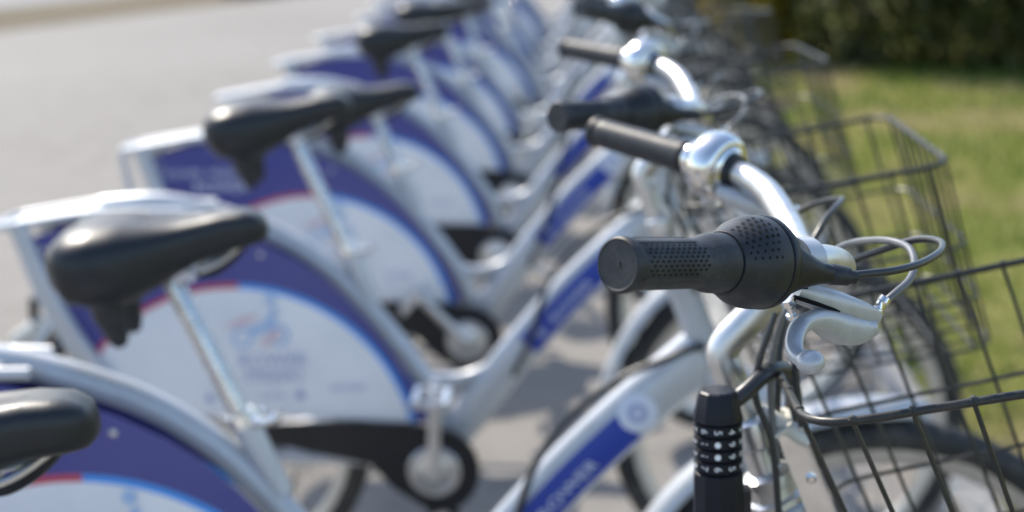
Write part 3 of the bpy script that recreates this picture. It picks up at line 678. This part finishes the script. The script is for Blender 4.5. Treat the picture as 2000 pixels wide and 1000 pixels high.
def vert(P0): 
    P1 = cen+(P0-cen)*.90+down*HB; wire([P0+down*.001, lerp(P0, P1, .5)+Vector((random.uniform(-.001, .001), random.uniform(-.001, .001), 0)), P1])
    for q in (wires[-1], allw): q.ball(P0+Vector((0, 0, .0012)), .0036, 8)
    return P1
for s in (-1, 1):
    for k in range(7):
        t = (k+.75)/7.4; vert(rim_pt(BR+(BF-BR)*t, s*(BWR+(BWF-BWR)*t)))
for k in range(8):
    t = (k+.7)/8.4; vert(rim_pt(BF-.0005, -BWF+2*BWF*t))
for k in range(6):
    t = (k+.8)/6.6; vert(rim_pt(BR+.0005, -BWR+2*BWR*t))
for k in range(7):
    t = (k+.75)/7.4; x = BR+(BF-BR)*t; a_, b_ = [cen+(rim_pt(x, s*(BWR+(BWF-BWR)*t))-cen)*.90+down*HB for s in (-1, 1)]; wire([a_, b_])
for k in range(6):
    t = (k+.8)/6.6; a_, b_ = [cen+(rim_pt(x, -wd+2*wd*t)-cen)*.90+down*(HB+.003) for x, wd in ((BR, BWR), (BF, BWF))]; wire([a_, b_])
for wmb in wires: part('wire', wmb, 'wire', 'steer', pbk, {0, 1, 2})
part('wires', allw, 'wire', 'steer', pbk, 'rest')
# bracket that carries the basket, front lamp
m = MB()
def along(z, dx): return Vector((axis_x(z)+dx, 0, z))
for s in (-1, 1):
    a0 = along(.925, .030); a1 = along(.74, .030); q = [a0+Vector((0, s*.020, 0)), a1+Vector((0, s*.020, 0))]
    sd = SAX.cross(Vector((0, 1, 0))).normalized()
    m.add([q[0]-sd*.0105+Vector((0, e, 0)) for e in (-.0015, .0015)]+[q[0]+sd*.0105+Vector((0, e, 0)) for e in (-.0015, .0015)]+[q[1]-sd*.0105+Vector((0, e, 0)) for e in (-.0015, .0015)]+[q[1]+sd*.0105+Vector((0, e, 0)) for e in (-.0015, .0015)],
          [(0, 1, 3, 2), (4, 6, 7, 5), (0, 2, 6, 4), (1, 5, 7, 3), (0, 4, 5, 1), (2, 3, 7, 6)])
pbr = part('basket_bracket', m, 'chrome', 'steer', None, None, 20)
part('bracket_bolt', MB().lathe([(0, .0042), (.0025, .0042), (.0036, .0028)], along(.885, .032)+Vector((0, -.0215, 0)), (0, -1, 0), 6), 'chrome', 'steer', pbr)
part('bracket_lip', MB().tube([along(.928, .018)+Vector((0, -.024, .002)), along(.926, .046)+Vector((0, -.024, 0))], .003, 8), 'alu', 'steer', pbr)
m = MB()
rg = random.Random(2)
m.lathe([(0, .014), (.004, .0185), (.014, .0200), (.024, .0185), (.028, .013)], along(.905, .004), SAX, 20)
part('headset_cover', m, 'cast', 'steer', pbr)
m = MB()
for k, (dy, dz, ln_) in enumerate(((-.022, .004, 1.0), (-.012, -.006, .8), (.0, .001, .95), (.012, -.004, .85))):
    m.tube(spline([(.390, dy*.6, .934+dz), (.404, dy, .926+dz), (.390+.034*ln_, dy*1.1, .910+dz)], 4), [.0045, .0055, .0058, .006, .006, .006, .0058, .0055, .004], 10)
m.tube(fillet([(.398, -.030, .922), (.410, -.030, .930), (.414, .018, .930), (.402, .018, .918)], .006, 3), .0025, 6)
part('cable_guide', m, 'white', 'steer', pbr, None, 20)

# ------------------------------------------------------------------ the row of bicycles
Lb = ['silver rental bicycle nearest the viewer, black twist grip in sharp focus',
      'second silver bicycle from the viewer, wide black saddle and blue down tube decal showing whole',
      'third silver bicycle from the viewer, white skirt guard with cyclist emblem in full view',
      'fourth silver bicycle from the viewer, guard with blue lettered band and rack loop at left',
      'fifth silver bicycle from the viewer, its dark saddle raised above the fourth one',
      'sixth silver bicycle from the viewer, blurred behind the fifth saddle']
ordn = ['seventh', 'eighth', 'ninth', 'tenth', 'eleventh', 'twelfth']
Lb += ['%s silver bicycle from the viewer in the blurred row near the top edge' % o for o in ordn]
NB = 12
# per bike: x, y, yaw, lean, steer, bar pitch, saddle height, saddle tilt, crank angle
B = [(0, 0, .037, .083, -.048, 0, .040, -.03, 1.2),
     (-.025, .722, .024, .030, -.045, -.10, .020, -.10, 2.4),
     (-.010, 1.569, -.022, .021, .04, .05, .036, -.12, .06),
     (.005, 2.321, .008, .041, .10, .02, -.058, -.08, -.75),
     (.045, 3.085, -.001, .048, .05, .0, .01, -.05, 1.9)]
rg = random.Random(21)
for i in range(5, NB): B.append((.09+.012*(i-5)+rg.uniform(-.03, .03), 3.085+.765*(i-4)+rg.uniform(-.04, .04), rg.uniform(-.035, .035), rg.uniform(.01, .06), rg.uniform(-.12, .22), rg.uniform(-.08, .08), rg.uniform(-.07, .02), rg.uniform(-.09, .02), rg.uniform(0, 6)))
BIKES = []
for i, (x, y, yw, ln, st, bpi, sz, stl, ca) in enumerate(B):
    root = bpy.data.objects.new('bicycle', None); COL.objects.link(root)
    tag(root, Lb[i], 'bicycle', 'silver rental bicycles parked in a row')
    root.matrix_world = Matrix.Translation((x, y, 0)) @ Matrix.Rotation(yw, 4, 'Z') @ Matrix.Rotation(-ln, 4, 'X')
    S = steer_m(st)
    Cb = Matrix.Translation(CL) @ Matrix.Rotation(bpi, 4, 'Y') @ Matrix.Translation(-CL)
    sc = Vector((-.232, 0, .87))
    G = {'frame': Matrix(), 'steer': S, 'bar': S @ Cb,
         'seat': Matrix.Translation(SD*sz+Vector((.030 if i == 1 else .010, 0, 0))) @ Matrix.Translation(sc) @ Matrix.Rotation(stl, 4, 'Y') @ Matrix.Translation(-sc),
         'crank': Matrix.Translation((0, 0, BBH)) @ Matrix.Rotation(ca, 4, 'Y') @ Matrix.Translation((0, 0, -BBH))}
    G['post'] = Matrix.Translation(SD*sz)
    made = {}
    for k, (name, me, grp, par, who) in enumerate(SPEC):
        if who == 'rest':
            if i in (0, 1, 2): continue
        elif who is not None and i not in who: continue
        if par is not None and par not in made: continue
        if par is None: made[k] = link(name, me, root, G[grp])
        else:
            made[k] = link(name, me, made[par])
            pg_ = SPEC[par][2]
            if pg_ != grp: made[k].matrix_local = G[pg_].inverted() @ G[grp]
    for k, o in made.items():
        if SPEC[k][0] in ('wires', 'spokes', 'grip_pits', 'shifter_pits'): o['kind'] = 'stuff'
    BIKES.append((root, G))

# ------------------------------------------------------------------ combination lock hanging on the first bicycle
lock = bpy.data.objects.new('combination_lock', None); COL.objects.link(lock)
tag(lock, 'black combination lock with white numbered dials below the sharp handlebar', 'lock')
root0, G0_ = BIKES[0]
lock.matrix_world = root0.matrix_world @ G0_['steer'] @ Matrix.Translation((.352, -.060, .969))
def facet(prof, n=8, rot=.0):
    mm = MB(); rows = []
    for z, r in prof: rows.append([Vector((r*cos(2*pi*j/n+rot)*1.0, r*sin(2*pi*j/n+rot), z)) for j in range(n)])
    mm.grid(rows, True); mm.f.append(tuple(range(n))); o = (len(rows)-1)*n; mm.f.append(tuple(range(o, o+n))); return mm
LR = .0180
link('lock_cap', facet([(.0, .0125), (-.001, .0140), (-.007, .0157), (-.0212, .0190), (-.0222, .0190), (-.0227, .0180)], 10, .3).mesh('lock_cap', 'navy', True, 20), lock)
link('lock_core', MB().lathe([(-.022, .0162), (-.0625, .0162)], (0, 0, 0), (0, 0, 1), 24).mesh('lock_core', 'hole'), lock)
face0 = atan2(CAM_POS.y-lock.matrix_world.translation.y, CAM_POS.x-lock.matrix_world.translation.x)
for k, c0 in enumerate((5, 0, 0, 6)):
    zc = -.0276-.0094*k
    d = link('dial', MB().lathe([(-.0042, .0166), (-.0036, LR), (.0036, LR), (.0042, .0166)], (0, 0, zc), (0, 0, 1), 40).mesh('dial', 'navy'), lock)
    dg = MB()
    for n_ in range(-3, 4):
        digit = (c0-n_) % 10; a0 = face0+n_*radians(34)
        if digit == 0:
            pts = [(.0023*cos(b), .0023*sin(b)) for b in [2*pi*j/16 for j in range(16)]]; fs = [tuple(range(16))]
        else:
            vs, fs = text_mesh(str(digit)); pts = [(v[1]*.0080, -v[0]*.0080) for v in vs]      # lies on its side
        dg.add([((LR+.00015)*cos(a0+px/LR), (LR+.00015)*sin(a0+px/LR), zc+pz) for px, pz in pts], fs)
    link('digits', dg.mesh('digits', 'dial', False), d)
link('lock_body', facet([(-.0613, .0165), (-.0625, .0186), (-.066, .0190), (-.13, .0192), (-.15, .0165), (-.152, .012)], 10, .3).mesh('lock_body', 'navy', True, 20), lock)
link('lock_tab', MB().box((.017, .004, -.098), (.014, .016, .040)).mesh('lock_tab', 'plastic', True, 20), lock)
link('lock_cable', MB().tube(spline([(.004, .004, -.012), (.014, .008, -.010), (.024, .013, -.004), (.034, .022, .002), (.046, .036, .004), (.060, .055, -.006), (.066, .075, -.04), (.05, .10, -.09), (.02, .09, -.15), (.0, .03, -.18), (0, 0, -.145)], 6), .0066, 14).mesh('lock_cable', 'cable'), lock)
